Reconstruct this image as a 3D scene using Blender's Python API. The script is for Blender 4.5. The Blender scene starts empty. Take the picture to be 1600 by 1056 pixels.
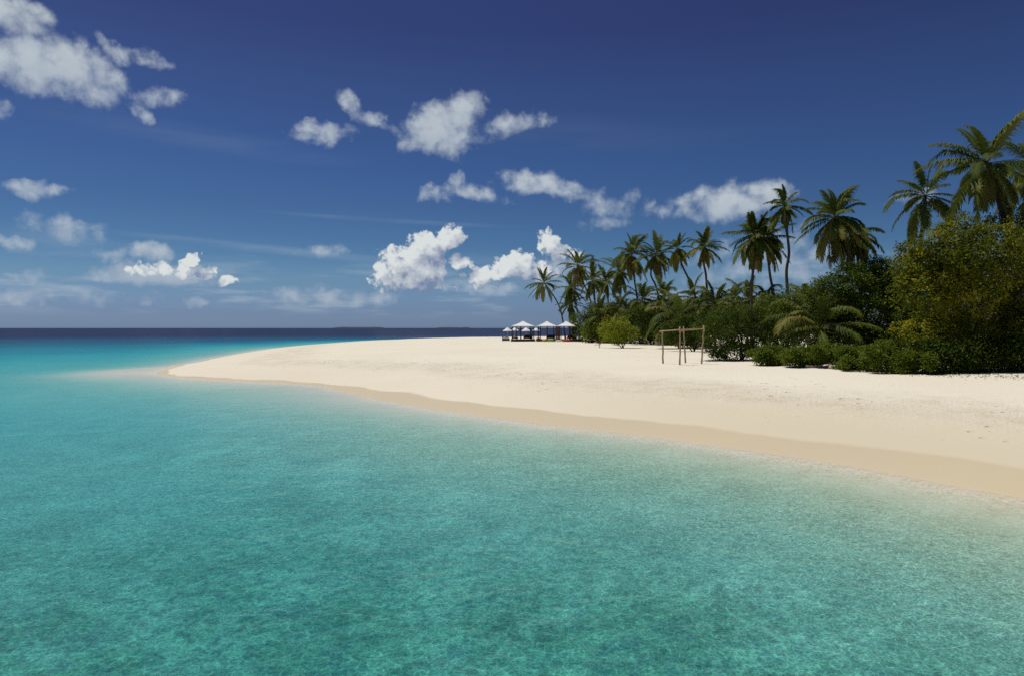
import bpy, math, random
import numpy as np
from mathutils import Vector, noise as mnoise

# ------------------------------------------------------------------ camera, sky, sun, exposure
S = bpy.context.scene
COL = S.collection
F = 1067.0                                  # focal length in pixels of a 1600 px wide frame (24 mm lens)
CAMH = 3.4                                  # metres above the water
PITCH = -math.atan(15.5 / F)
cam_d = bpy.data.cameras.new('camera'); cam_d.lens = 24.0; cam_d.sensor_width = 36.0
cam_d.clip_start = 0.1; cam_d.clip_end = 60000
cam = bpy.data.objects.new('camera', cam_d); COL.objects.link(cam)
cam.location = (0, 0, CAMH); cam.rotation_euler = (math.pi / 2 + PITCH, 0, 0)
S.camera = cam
S.view_settings.view_transform = 'Standard'; S.view_settings.look = 'None'
S.view_settings.exposure = 0.0; S.view_settings.gamma = 1.0
S.cycles.max_bounces = 6; S.cycles.diffuse_bounces = 3; S.cycles.glossy_bounces = 2
S.cycles.transparent_max_bounces = 8; S.cycles.caustics_reflective = False; S.cycles.caustics_refractive = False
S.cycles.use_denoising = False

SUN_EL = math.radians(69); SUN_AZ = math.radians(-60)     # azimuth from +Y towards +X
SUNV = Vector((math.sin(SUN_AZ) * math.cos(SUN_EL), math.cos(SUN_AZ) * math.cos(SUN_EL), math.sin(SUN_EL)))
sd = bpy.data.lights.new('sun', 'SUN'); sd.energy = 3.6; sd.angle = math.radians(0.5); sd.color = (1.0, 0.95, 0.86)
so = bpy.data.objects.new('sun', sd); COL.objects.link(so); so.location = (0, 0, 60)
so.rotation_euler = (-SUNV).to_track_quat('-Z', 'Y').to_euler()


def ray(px, py):
    cx, cy = (px - 800) / F, (528 - py) / F
    c, s = math.cos(PITCH), math.sin(PITCH)
    return Vector((cx, c - cy * s, s + cy * c))


def at(px, py, Y):
    d = ray(px, py); t = Y / d.y
    return Vector((d.x * t, Y, CAMH + d.z * t))


def azel(px, py):
    d = ray(px, py).normalized()
    return math.degrees(math.atan2(d.x, d.y)), math.degrees(math.asin(d.z))


# ------------------------------------------------------------------ node helpers
class NT:
    def __init__(self, nt):
        self.nt = nt

    def n(self, typ, ins=None, **props):
        nd = self.nt.nodes.new(typ)
        for k, v in props.items():
            setattr(nd, k, v)
        for k, v in (ins or {}).items():
            if isinstance(v, bpy.types.NodeSocket):
                self.nt.links.new(v, nd.inputs[k])
            else:
                nd.inputs[k].default_value = v
        return nd

    def m(self, op, a, b=0.0, c=0.0, clamp=False):
        return self.n('ShaderNodeMath', {0: a, 1: b, 2: c}, operation=op, use_clamp=clamp).outputs[0]

    def vm(self, op, a, b=(0, 0, 0), out=0):
        return self.n('ShaderNodeVectorMath', {0: a, 1: b}, operation=op).outputs[out]

    def step(self, v, lo, hi, o0=0.0, o1=1.0):
        return self.n('ShaderNodeMapRange', {'Value': v, 'From Min': lo, 'From Max': hi, 'To Min': o0, 'To Max': o1},
                      interpolation_type='SMOOTHSTEP').outputs['Result']

    def mix(self, f, a, b):
        nd = self.n('ShaderNodeMix', data_type='RGBA')
        for i, v in ((0, f), (6, a), (7, b)):
            if isinstance(v, bpy.types.NodeSocket):
                self.nt.links.new(v, nd.inputs[i])
            else:
                nd.inputs[i].default_value = v if i == 0 else (*v[:3], 1)
        return nd.outputs[2]

    def ramp(self, f, stops, interp='LINEAR'):
        nd = self.n('ShaderNodeValToRGB', {0: f}); r = nd.color_ramp; r.interpolation = interp
        while len(r.elements) < len(stops):
            r.elements.new(0.5)
        for e, (p, c) in zip(r.elements, stops):
            e.position = p; e.color = (*c, 1)
        return nd.outputs[0]

    def noise(self, vec, scale, detail=4, rough=0.55, dist=0.0, dim='3D'):
        return self.n('ShaderNodeTexNoise', {'Vector': vec, 'Scale': scale, 'Detail': detail, 'Roughness': rough, 'Distortion': dist},
                      noise_dimensions=dim).outputs[0]

    def attr(self, name):
        return self.n('ShaderNodeAttribute', attribute_name=name).outputs['Fac']


def srgb(r, g, b):
    return tuple((v / 255 / 12.92) if v / 255 <= 0.04045 else ((v / 255 + 0.055) / 1.055) ** 2.4 for v in (r, g, b))


# ------------------------------------------------------------------ world: Nishita sky with cumulus
W = bpy.data.worlds.new('World'); S.world = W; W.use_nodes = True
W.node_tree.nodes.clear()
W.cycles.sampling_method = 'MANUAL'; W.cycles.sample_map_resolution = 512
T = NT(W.node_tree)
# soft fair-weather clouds: (px, py, rx, ry, tilt deg, strength)
SOFT = [(10, 22, 74, 30, -6, 1.1), (58, 30, 36, 20, 10, .7), (40, 98, 74, 40, -6, 1.2), (110, 105, 66, 42, -12, 1.25), (150, 128, 46, 34, -6, 1.0), (172, 78, 26, 12, -30, .6), (215, 90, 36, 9, -10, .35), (258, 100, 26, 10, -18, .45),
        (240, 152, 40, 14, 4, .5), (222, 180, 18, 10, -30, .55), (3, 178, 20, 16, 0, .8),
        (505, 208, 44, 17, 4, .8), (550, 166, 26, 14, -45, .65), (582, 187, 26, 10, -12, .65),
        (690, 192, 62, 34, 28, 1.25), (722, 172, 34, 28, 0, .95), (700, 226, 32, 24, 0, .95), (655, 206, 34, 18, 0, .8), (805, 193, 44, 14, 6, .55), (770, 205, 36, 10, 8, .3),
        (55, 297, 48, 13, 0, .8), (686, 301, 26, 12, 10, .65), (712, 284, 12, 11, 50, .45), (742, 301, 42, 11, -14, .7), (850, 294, 70, 15, -8, .85), (820, 282, 44, 16, 0, .7),
        (1145, 322, 72, 24, 4, 1.15), (1195, 306, 36, 24, 0, 1.0), (1105, 314, 30, 22, 0, .85), (1150, 300, 26, 18, 0, .7), (1235, 398, 56, 36, 0, .55), (955, 322, 34, 18, 0, .38), (1025, 332, 22, 11, 0, .36), (1058, 314, 18, 9, 0, .36),
        (1425, 312, 34, 9, 0, .35), (945, 348, 30, 9, 0, .3),
        (100, 358, 60, 16, -10, .35), (22, 383, 30, 10, 0, .65), (170, 397, 24, 11, 0, .5), (505, 395, 32, 11, 0, .65), (45, 432, 24, 10, 0, .5), (156, 431, 19, 10, 0, .65),
        (236, 396, 36, 14, 0, .85), (262, 430, 82, 18, 0, .95), (478, 464, 70, 12, 0, .42), (555, 471, 13, 9, 0, .55), (598, 466, 18, 13, 30, .55), (312, 471, 18, 9, 0, .65), (236, 468, 17, 9, 0, .5),
        (100, 464, 110, 9, 0, .35), (20, 470, 40, 9, 0, .5), (770, 452, 60, 9, 0, .45), (1130, 402, 46, 16, 0, .35), (885, 430, 50, 24, 0, .5), (1150, 424, 60, 26, 0, .4)]
HARD = [(648, 420, 62, 38, 0, 1.25), (612, 432, 34, 24, 0, 1.0), (612, 396, 18, 16, 0, .9), (668, 386, 36, 26, 0, 1.1), (704, 372, 26, 20, 20, 1.1), (718, 410, 22, 14, 0, .9), (660, 447, 62, 9, 0, .8),
        (760, 432, 42, 18, 10, 1.05), (808, 415, 36, 24, 15, 1.1), (832, 424, 46, 18, 0, 1.0), (858, 382, 20, 24, 0, 1.1), (872, 396, 24, 18, -30, .95), (895, 400, 20, 14, 0, .6),
        (222, 420, 28, 13, 0, .75), (250, 424, 30, 14, 0, .8), (295, 412, 30, 10, 42, .9), (282, 430, 40, 10, 0, .6), (322, 425, 18, 12, 0, .7), (352, 439, 22, 8, 20, .75)]
STREAK = [(620, 346, 230, 5, -2, .10), (440, 392, 300, 9, -4, .13), (300, 215, 330, 26, -4, .035), (880, 210, 330, 40, -3, .02), (90, 372, 130, 22, -6, .08)]


def cloud_group():
    g = bpy.data.node_groups.new('cloud_field', 'ShaderNodeTree')
    g.interface.new_socket('P', in_out='INPUT', socket_type='NodeSocketVector')
    g.interface.new_socket('soft', in_out='OUTPUT', socket_type='NodeSocketFloat')
    g.interface.new_socket('hard', in_out='OUTPUT', socket_type='NodeSocketFloat')
    g.interface.new_socket('soft_body', in_out='OUTPUT', socket_type='NodeSocketFloat')
    g.interface.new_socket('hard_body', in_out='OUTPUT', socket_type='NodeSocketFloat')
    t = NT(g)
    P = t.n('NodeGroupInput').outputs[0]
    w1 = t.n('ShaderNodeTexNoise', {'Vector': P, 'Scale': 0.55, 'Detail': 3.0, 'Roughness': 0.6}, noise_dimensions='2D').outputs[1]
    Pw = t.vm('ADD', P, t.vm('MULTIPLY', t.vm('SUBTRACT', w1, (0.5, 0.5, 0.5)), (1.7, 1.2, 0)))
    w2 = t.n('ShaderNodeTexNoise', {'Vector': P, 'Scale': 1.3, 'Detail': 2.0, 'Roughness': 0.55}, noise_dimensions='2D').outputs[1]
    Ph = t.vm('ADD', P, t.vm('MULTIPLY', t.vm('SUBTRACT', w2, (0.5, 0.5, 0.5)), (0.7, 0.55, 0)))

    def union(blobs, vec):
        f = None; vec0 = vec
        for i, (px, py, rx, ry, tilt, a) in enumerate(blobs):
            if i and i % 8 == 0:                # chain the blocks so that the shader evaluates them one after the other
                fv = t.n('ShaderNodeCombineXYZ', {0: f}).outputs[0]
                vec = t.n('ShaderNodeVectorMath', {0: fv, 1: (1e-7, 0, 0), 2: vec0}, operation='MULTIPLY_ADD').outputs[0]
            az, el = azel(px, py)
            rx = abs(azel(px + rx / 2, py)[0] - azel(px - rx / 2, py)[0]); ry = abs(azel(px, py + ry / 2)[1] - azel(px, py - ry / 2)[1])
            q = t.n('ShaderNodeMapping', {'Vector': vec, 'Location': (az, el, 0), 'Rotation': (0, 0, math.radians(tilt)), 'Scale': (rx * 1.15, ry * 1.15, 1)}, vector_type='TEXTURE').outputs[0]
            d = t.vm('DOT_PRODUCT', q, q, out=1)
            b = t.m('MULTIPLY_ADD', d, -a, a)
            b = t.m('MAXIMUM', b, -1.8)
            f = b if f is None else t.m('SMOOTH_MAX', f, b, 0.25)
        return f
    fs = union(SOFT, Pw); fh = union(HARD, Ph)
    n1 = t.noise(P, 0.62, 7, 0.53, 0.12, '2D')
    n2 = t.noise(P, 0.95, 9, 0.60, 0.0, '2D')
    v = t.n('ShaderNodeTexVoronoi', {'Vector': Ph, 'Scale': 1.1, 'Detail': 3.0, 'Roughness': 0.55, 'Smoothness': 0.6}, feature='SMOOTH_F1', voronoi_dimensions='2D').outputs[0]
    soft = t.m('ADD', fs, t.m('MULTIPLY_ADD', n1, 2.5, -1.36))
    hard = t.m('ADD', t.m('ADD', fh, t.m('MULTIPLY_ADD', n2, 1.05, -0.42)), t.m('MULTIPLY_ADD', v, -0.9, 0.42))
    nl = t.noise(P, 0.85, 2.5, 0.5, 0.0, '2D')
    sb = t.m('ADD', fs, t.m('MULTIPLY', nl, 1.2)); hb = t.m('ADD', t.m('ADD', fh, t.m('MULTIPLY', nl, 1.0)), t.m('MULTIPLY', v, -.45))
    t.n('NodeGroupOutput', {0: soft, 1: hard, 2: sb, 3: hb})
    return g


def build_world():
    dirv = T.vm('NORMALIZE', T.n('ShaderNodeTexCoord').outputs['Generated'])
    sep = T.n('ShaderNodeSeparateXYZ', {0: dirv})
    az = T.m('MULTIPLY', T.m('ARCTAN2', sep.outputs[0], sep.outputs[1]), 180 / math.pi)
    el = T.m('MULTIPLY', T.m('ARCSINE', sep.outputs[2]), 180 / math.pi)
    P = T.n('ShaderNodeCombineXYZ', {0: az, 1: el}).outputs[0]
    sky = T.n('ShaderNodeTexSky', sky_type='NISHITA', sun_disc=False, sun_elevation=SUN_EL, sun_rotation=SUN_AZ,
              altitude=0, air_density=1.0, dust_density=0.6, ozone_density=3.0).outputs[0]
    # polarised, deep tropical blue: tint of the sky by elevation
    tint = T.ramp(T.m('DIVIDE', el, 60.0, clamp=True), SKY_TINT)
    sky = T.n('ShaderNodeMix', {0: 1.0, 6: sky, 7: tint}, data_type='RGBA', blend_type='MULTIPLY').outputs[2]
    side = T.step(az, -10, 45, 1.0, 0.92)
    sky = T.vm('SCALE', sky); sky.node.inputs['Scale'].default_value = 1.0
    W.node_tree.links.new(side, sky.node.inputs['Scale'])
    g = cloud_group()
    a = W.node_tree.nodes.new('ShaderNodeGroup'); a.node_tree = g; W.node_tree.links.new(P, a.inputs[0])
    b = W.node_tree.nodes.new('ShaderNodeGroup'); b.node_tree = g
    W.node_tree.links.new(T.vm('ADD', P, (-0.6, 1.0, 0)), b.inputs[0])
    front = T.step(el, 0.3, 2.0)
    asoft = T.m('MULTIPLY', T.step(a.outputs[0], -0.42, 1.20), 0.90)
    ahard = T.step(a.outputs[1], 0.0, 0.55)
    ssoft = T.m('MULTIPLY_ADD', T.m('SUBTRACT', a.outputs[2], b.outputs[2]), 0.16, 0.80, clamp=True)
    shard = T.m('MULTIPLY_ADD', T.m('SUBTRACT', a.outputs[3], b.outputs[3]), 0.80, 0.46, clamp=True)
    dist = T.step(el, 1.5, 12)                  # low clouds are farther off and greyer
    k = 10.0                                    # the Background strength is 0.1
    csoft = T.mix(ssoft, [v * k for v in srgb(118, 136, 166)], [v * k for v in srgb(192, 202, 208)])
    chard = T.mix(shard, [v * k for v in srgb(118, 134, 166)], [v * k for v in srgb(216, 221, 222)])
    csoft = T.mix(T.m('MULTIPLY_ADD', dist, -0.45, 0.45), csoft, [v * k for v in srgb(138, 156, 182)])
    # thin high streaks
    st = None
    wn = T.n('ShaderNodeTexNoise', {'Vector': T.vm('MULTIPLY', P, (0.12, 0.9, 0)), 'Scale': 1.0, 'Detail': 5.0}, noise_dimensions='2D').outputs[0]
    for px, py, rx, ry, tilt, s in STREAK:
        z, e = azel(px, py)
        rx = abs(azel(px + rx / 2, py)[0] - azel(px - rx / 2, py)[0]); ry = abs(azel(px, py + ry / 2)[1] - azel(px, py - ry / 2)[1])
        q = T.n('ShaderNodeMapping', {'Vector': P, 'Location': (z, e, 0), 'Rotation': (0, 0, math.radians(tilt)), 'Scale': (rx, ry, 1)}, vector_type='TEXTURE').outputs[0]
        d = T.m('MULTIPLY', T.m('POWER', T.m('SUBTRACT', 1.0, T.vm('DOT_PRODUCT', q, q, out=1), clamp=True), 1.5), s)
        st = d if st is None else T.m('ADD', st, d)
    st = T.m('MULTIPLY', st, T.step(wn, 0.25, 0.7, 0.3, 1.6))
    hz = T.n('ShaderNodeTexNoise', {'Vector': T.vm('MULTIPLY', P, (0.10, 0.75, 0)), 'Scale': 1.0, 'Detail': 6.0, 'Roughness': 0.62}, noise_dimensions='2D').outputs[0]
    band = T.m('MULTIPLY', T.step(hz, 0.46, 0.75), T.m('MULTIPLY', T.step(el, 0.6, 2.0), T.step(el, 7.0, 2.5)))
    c = T.mix(T.m('ADD', st, T.m('MULTIPLY', band, 0.48), clamp=True), sky, [v * k for v in srgb(176, 190, 205)])
    c = T.mix(T.m('MULTIPLY', asoft, front), c, csoft)
    c = T.mix(T.m('MULTIPLY', ahard, front), c, chard)
    bg = T.n('ShaderNodeBackground', {0: c, 1: 0.1})
    T.n('ShaderNodeOutputWorld', {0: bg.outputs[0]})


SKY_TINT = [(0.004, (.34, .505, .96)), (0.02, (.305, .434, .82)), (0.067, (.297, .445, .65)), (0.105, (.219, .365, .55)), (0.163, (.20, .306, .489)),
            (0.2155, (.189, .285, .482)), (0.3227, (.192, .240, .410)), (0.3875, (.186, .192, .358)), (1.0, (.19, .20, .36))]
build_world()


# ------------------------------------------------------------------ mesh helpers
def mesh_np(name, V, faces, attrs=None, smooth=False, mats=(), fmat=None):
    V = np.asarray(V, np.float32); faces = np.asarray(faces, np.int32)
    me = bpy.data.meshes.new(name)
    k = faces.shape[1]; nf = len(faces)
    me.vertices.add(len(V)); me.vertices.foreach_set('co', V.ravel())
    me.loops.add(nf * k); me.loops.foreach_set('vertex_index', faces.ravel())
    me.polygons.add(nf); me.polygons.foreach_set('loop_start', np.arange(0, nf * k, k, dtype=np.int32))
    if fmat is not None:
        me.polygons.foreach_set('material_index', np.asarray(fmat, np.int32))
    me.polygons.foreach_set('use_smooth', np.full(nf, smooth))
    for m_ in mats:
        me.materials.append(m_)
    for an, av in (attrs or {}).items():
        A = me.attributes.new(an, 'FLOAT', 'POINT'); A.data.foreach_set('value', np.asarray(av, np.float32))
    me.update(calc_edges=True)
    return me


def link(name, me, parent=None, loc=None, **tags):
    o = bpy.data.objects.new(name, me); COL.objects.link(o)
    if parent is not None:
        o.parent = parent
    if loc is not None:
        o.location = loc
    for k_, v in tags.items():
        o[k_] = v
    return o


def thing(name, loc, label, category, group=None, rotz=0.0):
    o = bpy.data.objects.new(name, None); COL.objects.link(o); o.empty_display_size = 0.3
    o.location = loc; o.rotation_euler = (0, 0, rotz)
    o['label'] = label; o['category'] = category
    if group:
        o['group'] = group
    return o


class MB:
    """collects quads of one mesh"""
    def __init__(self):
        self.V = []; self.Q = []; self.n = 0

    def add(self, V, Q):
        V = np.asarray(V, float); self.V.append(V); self.Q.append(np.asarray(Q, int) + self.n); self.n += len(V)

    def tube(self, pts, rad, sides=8, cap=True):
        pts = np.asarray([tuple(p) for p in pts], float); n = len(pts)
        rad = np.broadcast_to(np.asarray(rad, float), (n,))
        tan = np.gradient(pts, axis=0); tan /= np.linalg.norm(tan, axis=1)[:, None] + 1e-9
        ref = np.array([0.31, 0.95, 0.05]) if abs(tan[0][2]) > 0.7 else np.array([0, 0, 1.0])
        a = np.cross(tan, ref); a /= np.linalg.norm(a, axis=1)[:, None] + 1e-9
        b = np.cross(tan, a)
        th = np.arange(sides) * 2 * math.pi / sides
        V = pts[:, None, :] + rad[:, None, None] * (np.cos(th)[None, :, None] * a[:, None, :] + np.sin(th)[None, :, None] * b[:, None, :])
        V = V.reshape(-1, 3); Q = []
        for i in range(n - 1):
            for j in range(sides):
                k_ = (j + 1) % sides
                Q.append((i * sides + j, i * sides + k_, (i + 1) * sides + k_, (i + 1) * sides + j))
        if cap:
            base = len(V); V = np.vstack([V, pts[0] - tan[0] * rad[0] * .15, pts[-1] + tan[-1] * rad[-1] * .15])
            for j in range(0, sides, 2):
                Q.append((base, (j + 2) % sides, (j + 1) % sides, j))
                o = (n - 1) * sides
                Q.append((base + 1, o + j, o + (j + 1) % sides, o + (j + 2) % sides))
        self.add(V, Q)

    def box(self, c, size, rz=0.0, bevel=0.0):
        """box with chamfered vertical and top edges"""
        sx, sy, sz = [v / 2 for v in size]; b = min(bevel, sx * .4, sy * .4, sz * .4)
        def ring(ix, z):
            x, y = sx - ix, sy - ix; c_ = b
            return [(-x + c_, -y, z), (x - c_, -y, z), (x, -y + c_, z), (x, y - c_, z), (x - c_, y, z), (-x + c_, y, z), (-x, y - c_, z), (-x, -y + c_, z)]
        if b <= 0:
            V = [(x, y, z) for z in (-sz, sz) for x, y in ((-sx, -sy), (sx, -sy), (sx, sy), (-sx, sy))]
            Q = [(0, 3, 2, 1), (4, 5, 6, 7), (0, 1, 5, 4), (1, 2, 6, 5), (2, 3, 7, 6), (3, 0, 4, 7)]
        else:
            V = ring(b, -sz) + ring(0, -sz + b) + ring(0, sz - b) + ring(b, sz); Q = []
            for r in range(3):
                for j in range(8):
                    k_ = (j + 1) % 8; Q.append((r * 8 + j, r * 8 + k_, r * 8 + 8 + k_, r * 8 + 8 + j))
            for o, fl in ((0, True), (24, False)):
                for q in ((0, 1, 2, 3), (0, 3, 4, 7), (4, 5, 6, 7)):
                    q = [o + v for v in q]; Q.append(q[::-1] if fl else q)
        V = np.array(V, float); cs, sn = math.cos(rz), math.sin(rz)
        V = np.stack([V[:, 0] * cs - V[:, 1] * sn, V[:, 0] * sn + V[:, 1] * cs, V[:, 2]], 1) + np.array(c, float)
        self.add(V, Q)

    def build(self, name, mat, parent=None, smooth=False, attrs=None, **tags):
        V = np.vstack(self.V); Q = np.vstack(self.Q)
        return link(name, mesh_np(name, V, Q, attrs, smooth, (mat,)), parent, **tags)


# ------------------------------------------------------------------ materials
def new_mat(name):
    m_ = bpy.data.materials.new(name); m_.use_nodes = True; m_.node_tree.nodes.clear()
    return m_, NT(m_.node_tree)


def simple(name, col, rough=0.7, var=0.15, scale=6.0, bump=0.0, stretch=(1, 1, 1), spec=0.3):
    m_, t = new_mat(name)
    P = t.vm('MULTIPLY', t.n('ShaderNodeTexCoord').outputs['Object'], stretch)
    n_ = t.noise(P, scale, 5, 0.6)
    c = t.mix(t.step(n_, 0.3, 0.7), [v * (1 - var) for v in col], [min(1, v * (1 + var)) for v in col])
    ins = {'Base Color': c, 'Roughness': rough, 'Specular IOR Level': spec}
    if bump:
        ins['Normal'] = t.n('ShaderNodeBump', {'Height': n_, 'Strength': bump, 'Distance': 0.02}).outputs[0]
    b = t.n('ShaderNodeBsdfPrincipled', ins)
    t.n('ShaderNodeOutputMaterial', {0: b.outputs[0]})
    return m_


def leaf_mat(name, stops, transl=0.25, rough=0.45, spec=0.35):
    m_, t = new_mat(name)
    c = t.ramp(t.attr('tone'), stops)
    b = t.n('ShaderNodeBsdfPrincipled', {'Base Color': c, 'Roughness': rough, 'Specular IOR Level': spec})
    tr = t.n('ShaderNodeBsdfTranslucent', {0: c})
    mx = t.n('ShaderNodeMixShader', {0: transl, 1: b.outputs[0], 2: tr.outputs[0]})
    t.n('ShaderNodeOutputMaterial', {0: mx.outputs[0]})
    return m_


M_frond = leaf_mat('palm_frond', [(0, (.035, .060, .012)), (.35, (.090, .125, .018)), (.6, (.18, .18, .030)), (.8, (.22, .175, .05)), (1, (.15, .105, .055))], .32, .6, .15)
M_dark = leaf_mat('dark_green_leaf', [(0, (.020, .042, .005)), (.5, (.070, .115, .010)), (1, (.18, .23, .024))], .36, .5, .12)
M_mid = leaf_mat('green_leaf', [(0, (.040, .070, .007)), (.5, (.110, .165, .015)), (1, (.26, .30, .032))], .38, .5, .12)
M_lime = leaf_mat('bright_green_leaf', [(0, (.14, .18, .013)), (.5, (.28, .32, .026)), (1, (.44, .45, .05))], .42, .5, .12)
M_gold = leaf_mat('yellowing_leaf', [(0, (.060, .080, .006)), (.4, (.19, .205, .014)), (.75, (.31, .295, .020)), (1, (.48, .36, .024))], .40, .5, .12)
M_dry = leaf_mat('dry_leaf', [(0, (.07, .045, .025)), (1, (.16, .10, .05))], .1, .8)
M_bark = simple('bark', (.085, .066, .05), .9, .35, 5, .6, (1, 1, 4))
M_palmbark = simple('palm_bark', (.075, .06, .046), .9, .35, 3, .6, (1, 1, 6))
M_driftwood = simple('driftwood', (.33, .27, .21), .9, .3, 5, .5, (1, 4, 4))
M_pole = simple('weathered_pole', (.36, .265, .165), .85, .3, 4, .4, (5, 5, 1))
M_rope = simple('rope', (.34, .27, .09), .9, .2, 30)
M_wood = simple('dark_wood', (.050, .024, .015), .6, .3, 8, .2)
M_redwood = simple('red_brown_wood', (.14, .052, .028), .6, .25, 5, .2)
M_canvas = simple('white_canvas', (.80, .80, .79), .8, .03, 2)
M_wicker = simple('dark_wicker', (.028, .022, .018), .7, .3, 30, .3)
M_cream = simple('cream_cushion', (.72, .70, .65), .9, .05, 4)
M_orange = simple('orange_cushion', (.62, .27, .04), .9, .1, 4)
M_green = simple('lime_cushion', (.22, .36, .03), .9, .1, 4)
M_white = simple('white_cushion', (.66, .65, .60), .9, .05, 4)
M_red = simple('red_cushion', (.42, .045, .025), .9, .1, 4)
M_crimson = simple('dark_red_cushion', (.20, .02, .016), .9, .1, 4)
M_metal = simple('pale_pole', (.5, .48, .44), .5, .05, 4)

# ------------------------------------------------------------------ terrain: one sheet, sand above the water and sea bed below
SHORE = [(10.2, 13.6), (8.06, 17.2), (4.05, 21.6), (0.9, 24.3), (-2.6, 27.9), (-6.0, 32.1), (-9.2, 37.0), (-11.6, 40.6), (-16.2, 43.2), (-21.5, 46.2), (-26.0, 50.5),
         (-28.9, 57.2), (-31.6, 68.4), (-34.4, 80.6), (-38.2, 103.), (-39.6, 120.), (-37., 150.), (-25., 182.), (0., 205.), (45., 240.), (130., 270.), (235., 160.), (210., -25.), (95., -34.), (42., -14.), (20., 2.0), (13.8, 8.6)]


def catmull(P, k_=6):
    P = np.array(P, float); n = len(P); out = []
    for i in range(n):
        p0, p1, p2, p3 = P[i - 1], P[i], P[(i + 1) % n], P[(i + 2) % n]
        for t in np.arange(k_) / k_:
            out.append(.5 * ((2 * p1) + (-p0 + p2) * t + (2 * p0 - 5 * p1 + 4 * p2 - p3) * t * t + (-p0 + 3 * p1 - 3 * p2 + p3) * t ** 3))
    return np.array(out)


POLY = catmull(SHORE)


def sdf(x, y):
    """signed distance to the waterline, positive on land"""
    x = np.asarray(x, float); y = np.asarray(y, float)
    d2 = np.full(x.shape, 1e12); ins = np.zeros(x.shape, bool)
    A = POLY; B = np.roll(POLY, -1, 0)
    for (ax, ay), (bx, by) in zip(A, B):
        ex, ey = bx - ax, by - ay
        t = np.clip(((x - ax) * ex + (y - ay) * ey) / (ex * ex + ey * ey + 1e-12), 0, 1)
        d2 = np.minimum(d2, (x - ax - t * ex) ** 2 + (y - ay - t * ey) ** 2)
        c = ((ay > y) != (by > y)) & (x < ex * (y - ay) / (ey + 1e-12) + ax)
        ins ^= c
    d = np.sqrt(d2)
    return np.where(ins, d, -d)


def sstep(a, b, x):
    t = np.clip((x - a) / (b - a), 0, 1); return t * t * (3 - 2 * t)


def height(x, y, s=None):
    x = np.asarray(x, float); y = np.asarray(y, float)
    if s is None:
        s = sdf(x, y)
    r = np.hypot(x, y)
    land = 1.2 * (1 - np.exp(-np.maximum(s, 0) / 8.0)) + 0.03 * np.sin(x * .31 + 1.3 * np.sin(y * .17)) * sstep(5, 12, s) + 0.02 * np.sin(y * .8 + x * .45) * sstep(3, 8, s)
    d = np.maximum(-s, 0)
    L = 7.6 + 11.0 * sstep(20, 40, y) * (1 - sstep(46, 66, y)) * sstep(-34, -16, x) + 3.0 * sstep(4.0, 11.0, x) * (1 - sstep(20, 30, y))
    dep = 2.3 * (1 - np.exp(-d / L)) + 0.25 * sstep(6, 14, d) * np.sin(x * .21 + y * .13) * (r < 400)
    dep = dep + 2.0 * sstep(65, 130, r) * sstep(6, 30, d) + 5 * sstep(110, 230, r) * sstep(10, 50, d) + 14 * sstep(220, 370, r) * sstep(20, 60, d) + 40 * sstep(300, 480, r) * sstep(20, 80, d)
    z = np.where(s > 0, land, -dep)
    g1 = np.exp(-((x + 29.5) / 5.5) ** 2 - ((y - 52.0) / 7.5) ** 2)
    z = np.where(s < 0, z * (1 - .93 * g1), z)
    a = math.radians(70); u = (x + 31.2) * math.cos(a) + (y - 58) * math.sin(a); v = -(x + 31.2) * math.sin(a) + (y - 58) * math.cos(a)
    z = z + np.where(s < 2, .16 * np.exp(-(u / 5.0) ** 2 - ((v - .06 * u * u * .2) / .9) ** 2), 0)
    return z


def ground(x, y):
    return float(height(np.array([x]), np.array([y]))[0])


def polar(r0, r1, ratio, nfront):
    nr = int(math.log(r1 / r0) / math.log(ratio)) + 1
    R = r0 * (r1 / r0) ** (np.arange(nr) / (nr - 1))
    front = np.linspace(-50, 50, nfront); back = np.linspace(50, 310, 66)[1:-1]
    A = np.radians(np.concatenate([front, back])); na = len(A)
    X = (R[:, None] * np.sin(A)[None]).ravel(); Y = (R[:, None] * np.cos(A)[None]).ravel()
    i = np.arange(nr - 1)[:, None] * na; j = np.arange(na)[None]; jn = (j + 1) % na
    Q = np.stack([i + j, i + na + j, i + na + jn, i + jn], -1).reshape(-1, 4)[:, ::-1]
    # centre fan kept as a small ring of quads to the middle point
    c = len(X); X = np.append(X, 0); Y = np.append(Y, 0)
    k_ = np.arange(0, na - 1, 2); C = np.stack([np.full_like(k_, c), k_, k_ + 1, (k_ + 2) % na], -1)[:, ::-1]
    return X, Y, np.vstack([Q, C])


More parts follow.
